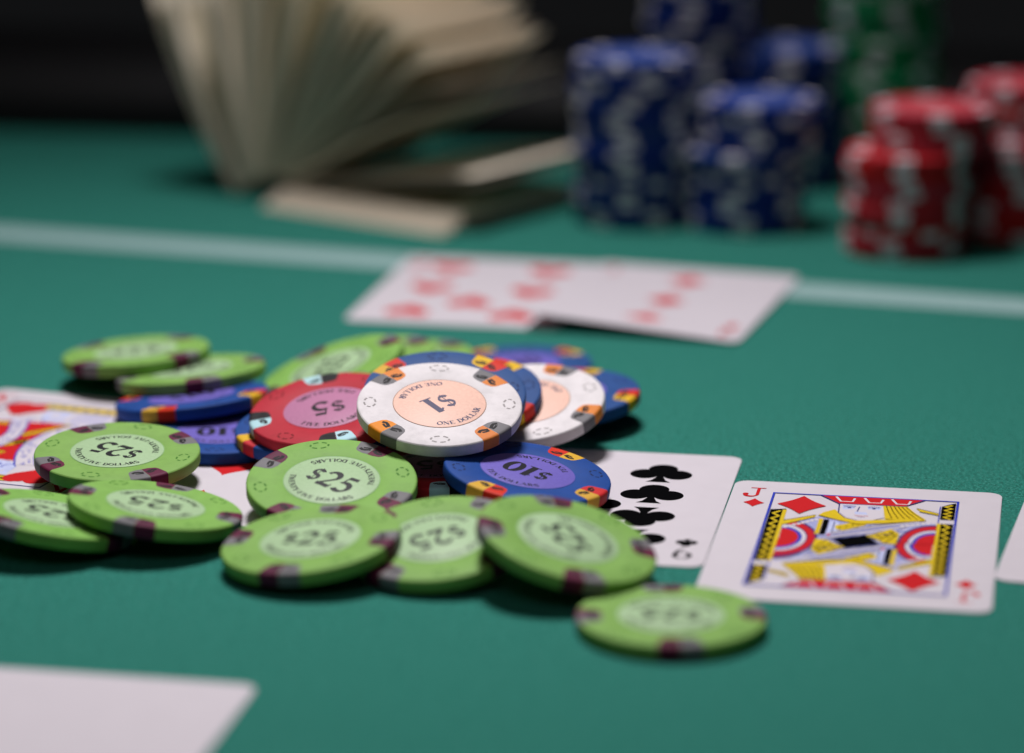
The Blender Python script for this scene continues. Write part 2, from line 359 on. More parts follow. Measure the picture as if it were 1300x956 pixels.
def jack_print():
    P = Print(); c = PRT; X, Y = 21.5, 34.5
    # left strip: black band with yellow wave, upper-left goes down past the middle
    P.poly([(-21.1, -17), (-17.9, -17), (-17.9, 21), (-21.1, 21)], c['black'])
    P.strip([(-17.8, -17), (-17.8, 21.5)], 0.9, c['yellow'])
    P.strip(zig(-19.5, -16.5, -19.5, 20.5, 9, 0.75), 0.75, c['yellow'])
    P.strip([(-21.0, 21.0), (-17.5, 22.0)], 0.7, c['black'])
    # lilac robe of the upper half with fine folds
    P.poly([(-16.9, -9.5), (-12, -10.5), (0, -2), (13, 5.5), (16.8, 10), (17, 17), (9.5, 15.8), (0, 12.5), (-9.5, 17.5), (-16.9, 12)], c['lilac'])
    for k in range(7): P.strip([(-9.5 + k * .1, -7.8 + k * 1.25), (1.5, -1.0 + k * 1.6), (11, 5 + k * 1.6)], 0.28 if k % 2 else 0.5, c['navy'] if k % 2 else c['white'])
    for k in range(9): P.strip([(-16.5 + k * 2.2, -9.0 + k * 1.1), (-9 + k * 2.3, 1 + k * 1.2), (-7 + k * 2.4, 10 + k * .7)], .24, c['navy'])
    P.strip(zig(-14, -9.6, 14, 7.6, 14, .5), .35, c['navy'])
    # left shoulder disc: red with blue, white, red and maroon rings
    for r_, m in ((1.0, 'navy'), (.95, 'maroon'), (.90, 'red'), (.74, 'navy'), (.71, 'white'), (.60, 'blue'), (.50, 'red')):
        P.poly([(-17.2, -13.6 * r_)] + [(-17.2 + 8.6 * r_ * math.cos(R_(a)), 0.2 + 13.8 * r_ * math.sin(R_(a))) for a in range(-90, 91, 9)], c[m])
    # arm (yellow) and cuff above the left shoulder
    P.poly([(-17.4, 9.8), (-10.6, 16.8), (-10.4, 18.4), (-17.4, 13.0)], c['yellow'])
    P.strip([(-17.4, 9.6), (-10.4, 16.6)], 0.3, c['black']); P.strip([(-17.4, 13.2), (-10.4, 18.6)], 0.3, c['black'])
    for k in range(8): P.poly(arc(-16.6 + k * .95, 8.3 + k * .95, .55, .8, 0, 360, 8)[:-1], c['white'])
    # chest: black and yellow uprights, lilac panel, brooch
    P.poly([(-9.6, 4.2), (-8.6, 4.2), (-8.4, 15.6), (-9.4, 15.9)], c['yellow'])
    P.poly([(-8.5, 3.8), (-7.2, 3.8), (-7.0, 15.2), (-8.3, 15.6)], c['black'])
    P.poly([(-7.0, 3.5), (-4.6, 4.2), (-4.6, 13.6), (-6.8, 14.8)], c['paleblue'])
    P.strip([(-5.8, 3.8), (-5.7, 14)], 0.25, c['navy'])
    P.poly([(-6.6, 3.2), (1.2, 8.4), (0.6, 9.4), (-6.8, 4.6)], c['red'])
    P.poly([(-5.2, 8.6), (-3.4, 7.8), (-1.0, 10.2), (1.4, 12.4), (1.6, 14.8), (-0.6, 15.2), (-3.6, 12.6), (-5.4, 11.2)], c['yellow'])
    P.strip(zig(-4.6, 9.4, 1.0, 13.8, 4, 0.7), 0.3, c['black'])
    # long sash under the chin to the right shoulder
    for k, (m, w) in enumerate((('white', .9), ('navy', .4), ('lilac', 1.0), ('navy', .4), ('white', .8), ('black', .3))):
        P.strip([(-6.0, 2.2 + k * .75), (4, 9 + k * .8), (13.5, 15.2 + k * .5)], w, c[m])
    # right shoulder rings (upper half of the big right disc)
    for r_, m in ((1.0, 'navy'), (.95, 'maroon'), (.90, 'red'), (.74, 'navy'), (.71, 'white'), (.60, 'blue'), (.50, 'red')):
        P.poly([(17.4, 0.6)] + [(17.4 + 8.2 * r_ * math.cos(R_(a)), 0.6 + 14.6 * r_ * math.sin(R_(a))) for a in range(90, 181, 9)], c[m])
    for k in range(7): P.poly(arc(16.6 - k * 1.15, 16.9 - k * .55, .55, .7, 0, 360, 8)[:-1], c['white'])
    # quilted sleeve right of the belt
    P.poly([(1.8, 4.4), (7.4, 10.6), (9.4, 7.4), (9.0, -0.6), (6.4, -0.2), (4.2, 2.8)], c['yellow'])
    for k in range(4): P.strip(zig(2.6 + k * 1.5, 4.6 + k * 1.5 - .4, 4.6 + k * 1.25, 1.9 + k * 1.2, 3, .35), .34, c['black'])
    P.strip([(6.6, .2), (8.9, 6.6)], .25, c['black']); P.strip([(5.2, 1.8), (8.2, 8.6)], .25, c['black'])
    # head: hat, hair, face
    P.poly([(-9.8, 18.4), (-4.6, 15.2), (-0.4, 13.2), (5.2, 14.6), (14.6, 18.3), (14.4, 19.4), (5, 17.4), (0, 16.0), (-4, 18.4), (-6.4, 23.6), (-8.8, 21)], c['yellow'])
    P.poly([(-5.7, 28.4), (4.6, 28.2), (5.2, 19.0), (2.6, 16.6), (-0.8, 15.9), (-3.6, 17.6), (-5.3, 21.4)], c['white'])
    P.strip([(-5.7, 28.4), (-5.4, 21.2), (-3.6, 17.5), (-0.8, 15.9)], .35, c['navy'])
    P.poly([(4.4, 28.6), (10.0, 28.6), (12.2, 23.6), (14.8, 19.0), (9.6, 18.0), (5.4, 18.2)], c['yellow'])
    for k in range(6): P.strip([(5.2 + k * .9, 28.2), (6.0 + k * 1.15, 23.4), (7.0 + k * 1.45, 18.8)], .22, c['black'])
    P.strip([(-9.8, 18.4), (-4.6, 15.0), (-0.4, 12.9), (5.2, 14.3), (14.8, 18.2)], .3, c['black'])
    # face features: brows, eyes, nose, mouth in fine blue line
    P.poly([(-4.9, 27.6), (-1.6, 27.2), (-2.2, 24.6), (-4.6, 23.8)], c['paleblue']); P.poly([(0.9, 27.2), (4.2, 27.4), (4.0, 24.8), (1.2, 24.8)], c['paleblue'])
    for ex in (-3.2, 2.5):
        P.strip(arc(ex, 25.4, 1.3, .8, 20, 160, 8), .3, c['navy']); P.poly(arc(ex, 25.5, .5, .5, 0, 360, 10)[:-1], c['navy']); P.strip(arc(ex, 26.2, 1.7, .8, 30, 150, 8), .35, c['navy'])
    P.strip([(-0.9, 26.6), (-1.2, 22.4), (-.2, 21.6), (.8, 22.2)], .3, c['navy']); P.poly([(-1.8, 22.6), (.9, 22.4), (1.4, 20.6), (-1.6, 20.6)], c['paleblue'])
    P.strip([(-1.6, 19.6), (0, 19.2), (1.5, 19.7)], .35, c['maroon']); P.strip([(-.9, 18.4), (.8, 18.4)], .25, c['navy'])
    P.poly([(-10.4, 34.3), (13.8, 34.3), (9.4, 28.6), (-5.8, 28.3)], c['red'])
    P.strip([(-10.4, 34.3), (-5.8, 28.3), (9.4, 28.6), (13.8, 34.3)], .45, c['navy'])
    for hx in (-4.6, 2.0, 8.4): P.strip([(hx - 2.2, 33.8), (hx - .9, 30.2), (hx + 1.8, 30.3), (hx + 2.2, 33.0)], .6, c['white'])
    # big corner pip and the curl of the halberd at the right
    P.poly(diamond(-14.3, 25.9, 11.4, 14.2), c['red'])
    P.poly([(12.2, 27.4), (17.4, 24.2), (17.6, 23.0), (13.2, 25.2)], c['yellow']); P.strip([(12.2, 27.6), (17.6, 24.2)], .3, c['black']); P.strip([(13.0, 25.0), (17.6, 22.8)], .3, c['black'])
    P.strip([(17.6, 17), (17.6, 30)], .25, c['blue'])
    # right strip, upper half
    P.poly([(17.9, 20), (21.1, 20), (21.1, 33.4), (19.6, 32.2), (17.9, 30.2)], c['black'])
    P.strip(zig(19.5, 20.5, 19.5, 31.5, 4, .8), .8, c['yellow'])
    # index
    text_line(P, 'J', 7.2, -26.2, 34.4, 0, c['red'], 0.95, 0.85)
    P.poly(diamond(-25.5, 26.0, 4.9, 6.4), c['red'])
    P.merge180()
    P.poly([(-1.8, -4.4), (-7.4, -10.6), (-9.4, -7.4), (-9.0, 0.6), (-6.4, 0.2), (-4.2, -2.8)], c['yellow'])
    for k in range(4): P.strip(zig(-2.6 - k * 1.5, -4.2 - k * 1.5, -4.6 - k * 1.25, -1.9 - k * 1.2, 3, .35), .34, c['black'])
    for q in (1, -1):
        P.strip([(6.6 * q, .2 * q), (8.9 * q, 6.6 * q)], .3, c['black']); P.strip([(5.2 * q, 1.8 * q), (8.2 * q, 8.6 * q)], .3, c['black'])
    # middle belt (symmetric)
    P.poly([(-5.4, 1.3), (1.8, 5.2), (5.4, -1.3), (-1.8, -5.2)], c['black'])
    for s in (1, -1): P.strip([(-7.5 * s, -6.6 * s), (-1.6 * s, -5.0 * s), (5.4 * s, -0.6 * s)], .4, c['navy'])
    frame_line(P, X, Y, .55, c['blue'])
    return P

def king_print():
    P = Print(); c = PRT
    def ermine(outer, inner):
        n = min(len(outer), len(inner)); P.poly(outer + inner[::-1], c['white'])
        P.strip(outer, .5, c['blue']); P.strip(inner, .5, c['blue'])
        for i in range(len(outer) - 1):
            for k in range(7):
                t = random.random(); q = random.uniform(.2, .8); ii = min(i, len(inner) - 2)
                ox, oy = outer[i][0] + (outer[i + 1][0] - outer[i][0]) * t, outer[i][1] + (outer[i + 1][1] - outer[i][1]) * t
                ix, iy = inner[ii][0] + (inner[ii + 1][0] - inner[ii][0]) * t, inner[ii][1] + (inner[ii + 1][1] - inner[ii][1]) * t
                x, y = ox + (ix - ox) * q, oy + (iy - oy) * q
                P.poly(arc(x, y, .28, .5, 0, 360, 6)[:-1], c['blue'])
    # red robe with yellow bands
    P.poly([(-20.8, -9), (-4, -14), (4, -16), (3, -8), (0.5, 0), (0.5, 8), (3.5, 16.2), (-1, 17), (-8.5, 16), (-14, 16), (-20.8, 13)], c['red'])
    for a, b in (((-4.6, 4.2), (3.6, 16.4)), ((-6.2, -6.6), (1.2, 1.4)), ((-20, -6), (-1.1, -11.4)), ((-20.5, 12.2), (-12.0, 13.8))):
        P.strip([a, b], 2.7, c['black']); P.strip([a, b], 2.2, c['yellow']); P.strip(zig(*a, *b, 9, .5), .3, c['black'])
    P.poly(diamond(-1.6, -1.2, 5.5, 5.5), c['black']); P.strip(zig(-3.4, -2.6, .4, .2, 4, .6), .7, c['yellow'])
    P.poly([(-20.8, -16), (0.4, -16.5), (6.4, -19), (8, -23), (5.4, -25.4), (-20.8, -24)], c['paleblue'])
    for k in range(6): P.strip(arc(-14 + k * 4, -20.5 - k * .3, 1.6, 2.2, 20, 200, 8), .4, c['blue'])
    ermine([(-20, -10), (-11, -10), (-4.5, -6.6), (-4.2, 2.3), (-6.2, 10), (-8.3, 15.4), (-10, 19)], [(-20, -4), (-13, -3.4), (-8.5, .9), (-8.8, 4.6), (-9.9, 8.2), (-11.6, 12), (-12.8, 15.4)])
    ermine([(6.6, -20), (3.6, -14), (1.8, -9.4), (.4, -4), (.1, 1), (.3, 7.8), (2.6, 14), (6, 19)], [(11.6, -18.7), (8.4, -13), (6.6, -8.1), (5.2, -3), (4.8, 1.6), (5.2, 8.6), (8, 13), (12, 17)])
    P.poly([(12.2, -18), (20.9, -14), (20.9, 16), (12.6, 17), (8.4, 12.6), (5.4, 8), (5.2, 1), (7, -8)], c['paleblue'])
    # head: curled hair, face, banded crown
    P.poly([(-8.4, 28.2), (12, 28.4), (12.4, 20), (4.5, 17), (-2, 16.6), (-7.5, 20)], c['white'])
    P.poly([(-8.4, 27.8), (-1.5, 28), (-1.6, 20.4), (-5, 18.4), (-7.8, 21)], c['paleblue'])
    P.poly([(-6.6, 25.6), (-3.2, 25.6), (-3.4, 22), (-6.2, 22)], c['white'])
    for k in range(10): P.strip(arc(2.4 + k * 1.0, 23.6, 1.6, 5.0, 95, 260, 10), .42, c['lilac'])
    for k in range(3): P.strip(arc(-3 + k * 2.0, 18.4, 1.4, 1.4, 0, 300, 10), .35, c['lilac'])
    P.poly([(-10.9, 29.0), (14.6, 28.6), (14.8, 32.6), (-11.2, 32.8)], c['yellow'])
    for k in range(8): P.poly(diamond(-9.3 + k * 3.2, 30.8, 2.2, 1.9), c['black'])
    P.strip([(-11, 28.9), (14.8, 28.5)], .45, c['black']); P.strip([(-11, 32.9), (14.8, 32.7)], .3, c['navy'])
    P.poly([(15.4, 17), (20.9, 17), (20.9, 34), (15.4, 34)], c['white']); P.strip([(17.6, 17), (17.6, 33.6)], 1.2, c['yellow'])
    P.poly(heart(-16.0, 26.2, 10.6, 12.4), c['red'])
    text_line(P, 'K', 7.2, -26.2, 35.4, 0, c['red'], 0.95, 0.85); P.poly(heart(-26.2, 27.2, 4.9, 5.8), c['red'])
    # inverted heart at the lower right
    P.poly(heart(14.6, -26.6, 11.4, 12.8, True), c['red'])
    text_line(P, 'K', 7.2, 26.2, -35.4, math.pi, c['red'], 0.95, 0.85); P.poly(heart(26.2, -27.2, 4.9, 5.8, True), c['red'])
    P.merge180()
    frame_line(P, 21.5, 35.2, .5, c['navy'])
    return P

def pip_print(rank, suit, rows, m, w, h, invert_all=False):
    P = Print()
    for x, y in rows:
        inv = (y < -0.1)
        if suit == 'club': club(P, x, y, w, h, m, inv)
        elif suit == 'heart': P.poly(heart(x, y, w, h, inv), m)
        elif suit == 'diamond': P.poly(diamond(x, y, w, h), m)
    for s in (1, -1):
        text_line(P, rank, 7.2, -26.0 * s, 35.0 * s, 0 if s == 1 else math.pi, m, .95, .9)
        if suit == 'club': club(P, -26.0 * s, 27.0 * s, 5.0, 5.6, m, s == -1)
        elif suit == 'heart': P.poly(heart(-26.0 * s, 27.0 * s, 4.8, 5.6, s == -1), m)
        else: P.poly(diamond(-26.0 * s, 27.0 * s, 4.8, 6.2), m)
    return P

make_card('playing_card', 'jack of diamonds face up at the right of the chip pile', jack_print(), 76.98, 666.16, -0.1771)
cols = 13.6
nine = [(s * cols, y) for s in (-1, 1) for y in (26.2, 9.0, -9.0, -26.2)] + [(0, 0.001)]
make_card('playing_card', 'nine of clubs half under the lime chips, left of the jack', pip_print('9', 'club', nine, PRT['black'], 15.0, 15.5), 18.13, 696.63, -0.1732)
make_card('playing_card', 'face card with hearts and red robe at the left edge, under lime chips', king_print(), -120.74, 748.58, -0.338)
eight = [(s * 14, y) for s in (-1, 1) for y in (26.5, 0.01, -26.5)]
make_card('playing_card', 'heart card almost buried under the chips, one red heart showing', pip_print('6', 'heart', eight, PRT['red'], 13.5, 14.5), -54.5, 722.0, -0.25)
seven = [(s * 15.5, y) for s in (-1, 1) for y in (28, -0.001, -28)] + [(0, -14)]
hearts7 = pip_print('7', 'heart', seven, PRT['red'], 13.5, 14.0)
make_card('playing_card', 'seven of hearts lying behind the pile, left one of the back pair', hearts7, -9.5, 914.3, -0.20, z=0.05)
make_card('playing_card', 'bent card with a column of three red pips, right one of the back pair', pip_print('3', 'diamond', [(-2 + 2, 27), (0, 0), (0, -27)], PRT['red'], 12.5, 14.5), 45.8, 899.3, -0.29, z=0.4,
          warp=lambda x, y: 4.4 * max(0, (6 - y) / 50) ** 1.6 * max(0, (31.5 - x) / 63) ** 1.1 + 0.0003 * (x - 10) ** 2)
make_card('playing_card', 'card at the far right whose rounded corner just enters the picture', Print() and pip_print('5', 'heart', [(-14, 26), (14, 26), (0, 0.01), (-14, -26), (14, -26)], PRT['red'], 12, 13), 105.3 + 31.5 * math.cos(-.27) - 44 * math.sin(-.27) - 1.5, 641 + 31.5 * math.sin(-.27) + 44 * math.cos(-.27) - 1.5, -0.27)
pA = Print(); spade(pA, 0, -22, 9, 10, PRT['black'])
make_card('playing_card', 'blurred white card at the bottom left, nearest to the camera', pA, -49.5 - 31.5 * math.cos(-.19) + 44 * math.sin(-.19), 574.5 - 31.5 * math.sin(-.19) - 44 * math.cos(-.19), -0.19)

# ------------------------------------------------------------------ poker chips
CR_, CT = 19.7, 3.3
def lathe(prof, n, mats, name, mi=None):
    v = []; f = []; k = len(prof); ids = []
    for i in range(n):
        a = 2 * math.pi * i / n
        for r, z in prof: v.append((r * math.cos(a) * MM, r * math.sin(a) * MM, z * MM))
    for i in range(n):
        j = (i + 1) % n
        for q in range(k - 1): f.append((i * k + q, i * k + q + 1, j * k + q + 1, j * k + q))
    f.append(tuple(i * k for i in reversed(range(n)))); f.append(tuple(i * k + k - 1 for i in range(n)))
    me = mesh(name, v, f, mats); return me
def smooth_sides(me, ang=0.5):
    me.polygons.foreach_set('use_smooth', [True] * len(me.polygons)); me.update()
    if hasattr(me, 'set_sharp_from_angle'): me.set_sharp_from_angle(angle=ang)
BODY_PROF = [(0.5, 0), (18.9, 0), (19.35, 0.10), (19.62, 0.36), (19.7, 0.62), (19.7, 2.72), (19.62, 2.98), (19.38, 3.20), (18.95, 3.30), (11.75, 3.30), (11.55, 3.22), (11.3, 3.17), (0.5, 3.17)]
def spot_mesh(a0, a1, m, name, outer_first, inner=14.3, prof=None, R=CR_, T=CT):
    """one half of an edge spot: wraps from the face over the rim down the side, rounded inner corner on its outer flank"""
    off = 0.025
    path = []
    for i in range(8): path.append((inner + (R - 0.75 - inner) * i / 7, T + off))
    path += [(R - .32 + .01, T - .10 + off), (R - .08 + .02, T - .32 + off * .6), (R + off, T - .58), (R + off, .62), (R - .08 + .02, .36), (R - .35, .1 - off), (R - .8, -off * .5)]
    nA = 6; v = []; f = []
    rc = 2.0
    for r, z in path:
        lo, hi = a0, a1
        dr = r - inner
        if dr < rc and z > T:
            cut = (rc - math.sqrt(max(0, rc * rc - (rc - dr) ** 2))) / r
            if outer_first: lo = a0 + cut
            else: hi = a1 - cut
        for k in range(nA + 1):
            a = lo + (hi - lo) * k / nA; v.append((r * math.cos(a) * MM, r * math.sin(a) * MM, z * MM))
    for i in range(len(path) - 1):
        for k in range(nA): f.append((i * (nA + 1) + k, (i + 1) * (nA + 1) + k, (i + 1) * (nA + 1) + k + 1, i * (nA + 1) + k + 1))
    me = mesh(name, v, f, [m]); smooth_sides(me, .6); return me
def stamp_mesh(m, kind):
    P = Print()
    if kind == 'horseshoe':
        for k in range(6):
            a = 20 + k * 60
            P.strip([(16.6 + 1.35 * math.cos(R_(q)), 2.15 * math.sin(R_(q))) for q in (a - 19, a - 7, a + 7, a + 19)], .46, m)
    else:   # hat stamped over the pair of spots
        for s in (-1, 1):
            P.strip([(16.0 + .4 * math.cos(t * 2), s * .35 + s * t * 1.15) for t in (0, .5, 1.0, 1.6, 2.4)], .85, m)
            P.strip([(17.0 - .5 * t * t * .3, s * .5 + s * t) for t in (0, .6, 1.2, 1.9)], .6, m)
    return P.build('stamp', dz=CT + 0.012)
MESHES = {}
HALF = 13.9
for k, dn in DENOM.items():
    body = lathe(BODY_PROF, 96, [dn['body']], 'chip_body'); smooth_sides(body, .45)
    lab = lathe([(0.2, 0), (11.15, 0), (11.2, .05), (11.15, .07), (0.2, .07)], 72, [dn['lab']], 'chip_label'); smooth_sides(lab)
    P = Print()
    P.strip(arc(0, 0, 11.1, 11.1, 0, 360, 72)[:-1], .16, dn['ring'], True)
    num = dn['num']
    text_line(P, num, {2: 7.0, 3: 7.0}[len(num)], 0, 0, 0, dn['ink'], 1.0 if len(num) == 2 else .92, 1.3, True)
    sz = {'W': 1.55, 'R': 1.6, 'B': 1.5, 'G': 1.42}[k]; tr = {'W': 1.12, 'R': 1.15, 'B': 1.2, 'G': 1.12}[k]
    for q in (-1, 1): text_arc(P, dn['arc'], sz, 9.2, q * math.pi / 2, dn['ink'], tr)
    MESHES[k] = dict(body=body, lab=lab, ink=P.build('lettering', dz=.07),
                     a=spot_mesh(R_(-HALF), -0.002, dn['a'], 'edge_spot', True), b=spot_mesh(0.002, R_(HALF), dn['b'], 'edge_spot', False),
                     a2=spot_mesh(0.002, R_(HALF), dn['a'], 'edge_spot', False), b2=spot_mesh(R_(-HALF), -0.002, dn['b'], 'edge_spot', True),
                     shoe=stamp_mesh(dn['mark'], 'horseshoe'), hat=stamp_mesh(mat('stamp_dark', (0.012, 0.011, 0.012), .6, spec=0.12), 'hat'))

def make_chip(kind, label, x, y, ztop, nx, ny, spot=45, text=0, flip=False, group='chips heaped in the pile'):
    n = Vector((nx / 100, ny / 100, 1)).normalized(); ex = Vector((0, 1, 0)).cross(n).normalized(); ey = n.cross(ex)
    base = Vector((x, y, ztop)) - n * CT
    root = bpy.data.objects.new('poker_chip', None); COL.objects.link(root); root.empty_display_size = .01
    m = Matrix((ex, ey, n)).transposed().to_4x4(); m.translation = base * MM; root.matrix_world = m
    tag(root, label, 'chip', group)
    D = MESHES[kind]
    link('chip_body', D['body'], root)
    for q in range(4):
        a = R_(spot + 90 * q)
        link('edge_spot', D['a2' if flip else 'a'], root, rz=a); link('edge_spot', D['b2' if flip else 'b'], root, rz=a)
        link('stamp', D['shoe'], root, rz=a + R_(45)); link('stamp', D['hat'], root, rz=a)
    l = link('chip_label', D['lab'], root, (0, 0, 3.172 * MM), R_(text)); link('lettering', D['ink'], l)
    return root

PILE = {'W1':(-17.23,715.19,19.29,3.33,-27.44),'B1':(-16.2,727.6,19.2,3.33,-27.0),'B2':(-12.36,743.08,14.39,-8.01,-23.54),'W2':(3.29,743.22,12.19,-10.69,-24.09),
'B3':(2.01,814.43,3.81,-2.63,0.74),'B4':(12.95,767.93,7.89,-6.95,-5.75),'R1':(-44.80,733.72,13.23,-11.93,-19.04),'B5':(-48.37,736.79,7.72,-2.78,-8.05),'B6':(-72.47,746.03,3.70,0.02,-0.02),
'B7':(-82.08,770.38,6.41,-10.55,9.61),'G1':(-100.62,806.92,9.12,-7.50,4.78),'G2':(-84.55,792.24,7.85,-9.55,6.88),'G3':(-47.48,786.78,9.83,-33.13,-7.89),'G4':(-40.17,801.48,7.65,-19.28,-6.04),
'G5':(-29.93,811.86,5.28,-10.37,-2.45),'G6':(-94.03,713.11,8.20,1.04,-8.47),'G7':(-80.00,669.76,8.23,15.13,4.74),'G8':(-102.7,666.4,7.11,20.0,8.0),'G9':(-41.48,687.30,8.63,0.79,-22.81),
'G10':(-43.87,646.77,7.45,-11.95,-7.07),'G11':(-16.07,646.7,7.7,-10.0,-18.0),'G12':(12.04,637.2,10.6,24.2,-14.2),'G13':(32.74,607.93,3.38,0.00,0.00),'B8':(3.69,696.04,8.22,14.33,-6.82),'R2':(-18.67,716.46,3.70,-0.01,-0.01)}
INFO = {   # spot angle, text angle, flipped order, label
'W1': (47, 219, False, 'white one-dollar chip lying on top of the pile'),
'W2': (58, 150, True, 'second white chip, behind and right of the top white chip'),
'B1': (53, 40, True, 'blue chip directly under the back of the top white chip'),
'B2': (50, 150, False, 'blue chip overlapping the second white chip, with horseshoe stamp showing'),
'B3': (38, 20, False, 'farthest blue chip at the back right of the pile'),
'B4': (70, 100, False, 'rightmost blue chip, sticking out from under the second white chip'),
'R1': (8, 187, False, 'red five-dollar chip left of the top white chip'),
'B5': (30, 60, False, 'blue chip directly beneath the red five-dollar chip'),
'B6': (45, 182, False, 'flat blue chip between the lime chip and the red chip'),
'B7': (70, 30, False, 'slanting blue chip in front of the two back-left lime chips'),
'G1': (52, 10, False, 'lime chip farthest left at the back, leaning on another lime chip'),
'G2': (16, 30, False, 'lime chip behind the slanting blue chip'),
'G3': (20, 70, False, 'steeply tilted lime chip behind the red chip'),
'G4': (30, 20, False, 'middle lime chip of the three leaning behind the pile'),
'G5': (40, 60, False, 'lime chip mostly hidden at the back behind the top white chip'),
'G6': (30, 150, True, 'lime twenty-five-dollar chip on the heart face card at left'),
'G7': (82, 172, True, 'lime chip in front of the face card, resting on the cut-off chip'),
'G8': (60, 165, False, 'lime chip cut off by the left edge of the picture'),
'G9': (58, -36, False, 'lime twenty-five-dollar chip in sharp focus below the red chip'),
'G10': (72, -14, False, 'lime chip in the front row, left of three'),
'G11': (50, 205, False, 'lime chip in the front row, wedged between two others'),
'G12': (12, 125, False, 'tilted lime chip in front of the blue ten-dollar chip'),
'G13': (3, 172, False, 'single lime chip lying flat nearest the camera by the jack'),
'B8': (59, 150, False, 'blue ten-dollar chip in front of the top white chip'),
'R2': (12, 187, True, 'red chip mostly hidden under the top white chip'),
}
for k, (x, y, z, nx, ny) in PILE.items():
    sp, tx, fl, lb = INFO[k]
    make_chip(k[0], lb, x, y, z, nx, ny, sp, tx, fl)

# ------------------------------------------------------------------ stacks in the background
ST_COL = {'blue': chipmat('stack_blue', (0.009, 0.032, 0.19)), 'red': chipmat('stack_red', (0.46, 0.02, 0.03)), 'green': chipmat('stack_green', (0.014, 0.24, 0.085))}
ST_W = chipmat('stack_white', (0.74, 0.71, 0.76))
ST_PROF = [(0.5, 0), (19.2, 0), (19.55, .2), (19.6, .5), (19.6, 2.75), (19.55, 3.05), (19.2, 3.25), (12.6, 3.25), (12.4, 3.12), (0.5, 3.12)]
SM = {}
for c, m in ST_COL.items():
    b = lathe(ST_PROF, 48, [m], 'chip_body'); smooth_sides(b, .5)
    SM[c] = b
ST_SPOT = spot_mesh(R_(-8.5), R_(8.5), ST_W, 'edge_spot', True, inner=15.0, R=19.6, T=3.25)
ST_LAB = {c: lathe([(0.2, 0), (12.3, 0), (12.3, .05), (0.2, .05)], 40, [mat('stack_label_' + c, col, .5, .2, 400)], 'chip_label') for c, col in (('blue', (0.05, 0.09, 0.33)), ('red', (0.52, 0.07, 0.09)), ('green', (0.05, 0.25, 0.11)))}
ORD = ['bottom', 'second', 'third', 'fourth', 'fifth', 'sixth', 'seventh', 'eighth', 'ninth', 'tenth', 'eleventh', 'twelfth', 'thirteenth', 'fourteenth', 'fifteenth', 'sixteenth', 'seventeenth', 'eighteenth', 'nineteenth', 'twentieth', 'twenty-first', 'twenty-second', 'twenty-third', 'twenty-fourth', 'twenty-fifth', 'twenty-sixth', 'twenty-seventh']
def stack(color, x, y, n, where, rot0, drot, shift=None, jit=.5):
    cur = rot0
    for i in range(n):
        if random.random() < .55: cur = random.uniform(0, 60) + drot
        sx, sy = (shift[1], shift[2]) if (shift and i >= shift[0]) else (0, 0)
        root = link('poker_chip', None, None, ((x + sx + random.uniform(-jit, jit)) * MM, (y + sy + random.uniform(-jit, jit)) * MM, (0.2 + i * 3.26) * MM), R_(cur + random.uniform(-5, 5)))
        root.empty_display_size = .01
        lb = ('bottom chip of ' if i == 0 else 'top chip of ' if i == n - 1 else ORD[i] + ' chip from the bottom of ') + where
        tag(root, lb, 'chip', 'chips of ' + where)
        link('chip_body', SM[color], root)
        for q in range(6): link('edge_spot', ST_SPOT, root, rz=R_(60 * q))
        if i == n - 1 or (shift and i == shift[0] - 1): link('chip_label', ST_LAB[color], root, (0, 0, 3.125 * MM))
stack('blue', 40, 1022, 17, 'the blue stack beside the banknotes', 10, 9, jit=.8)
stack('blue', 77, 1012, 13, 'the low blue stack in front', 24, -8, shift=(8, 5.5, 2), jit=.8)
stack('blue', 97, 1084, 15, 'the blue stack behind the low blue one', 0, 6)
stack('blue', 66, 1088, 25, 'the tall blue stack at the back', 5, 14)
stack('green', 133, 1108, 27, 'the tall green stack', 12, 17, jit=1.0)
stack('red', 126, 974, 14, 'the red stack in front', 8, 13, shift=(10, 8, 5), jit=.8)
stack('red', 165.5, 1001, 15, 'the red stack cut off by the right edge', 30, 9, shift=(10, 3, 6), jit=.8)

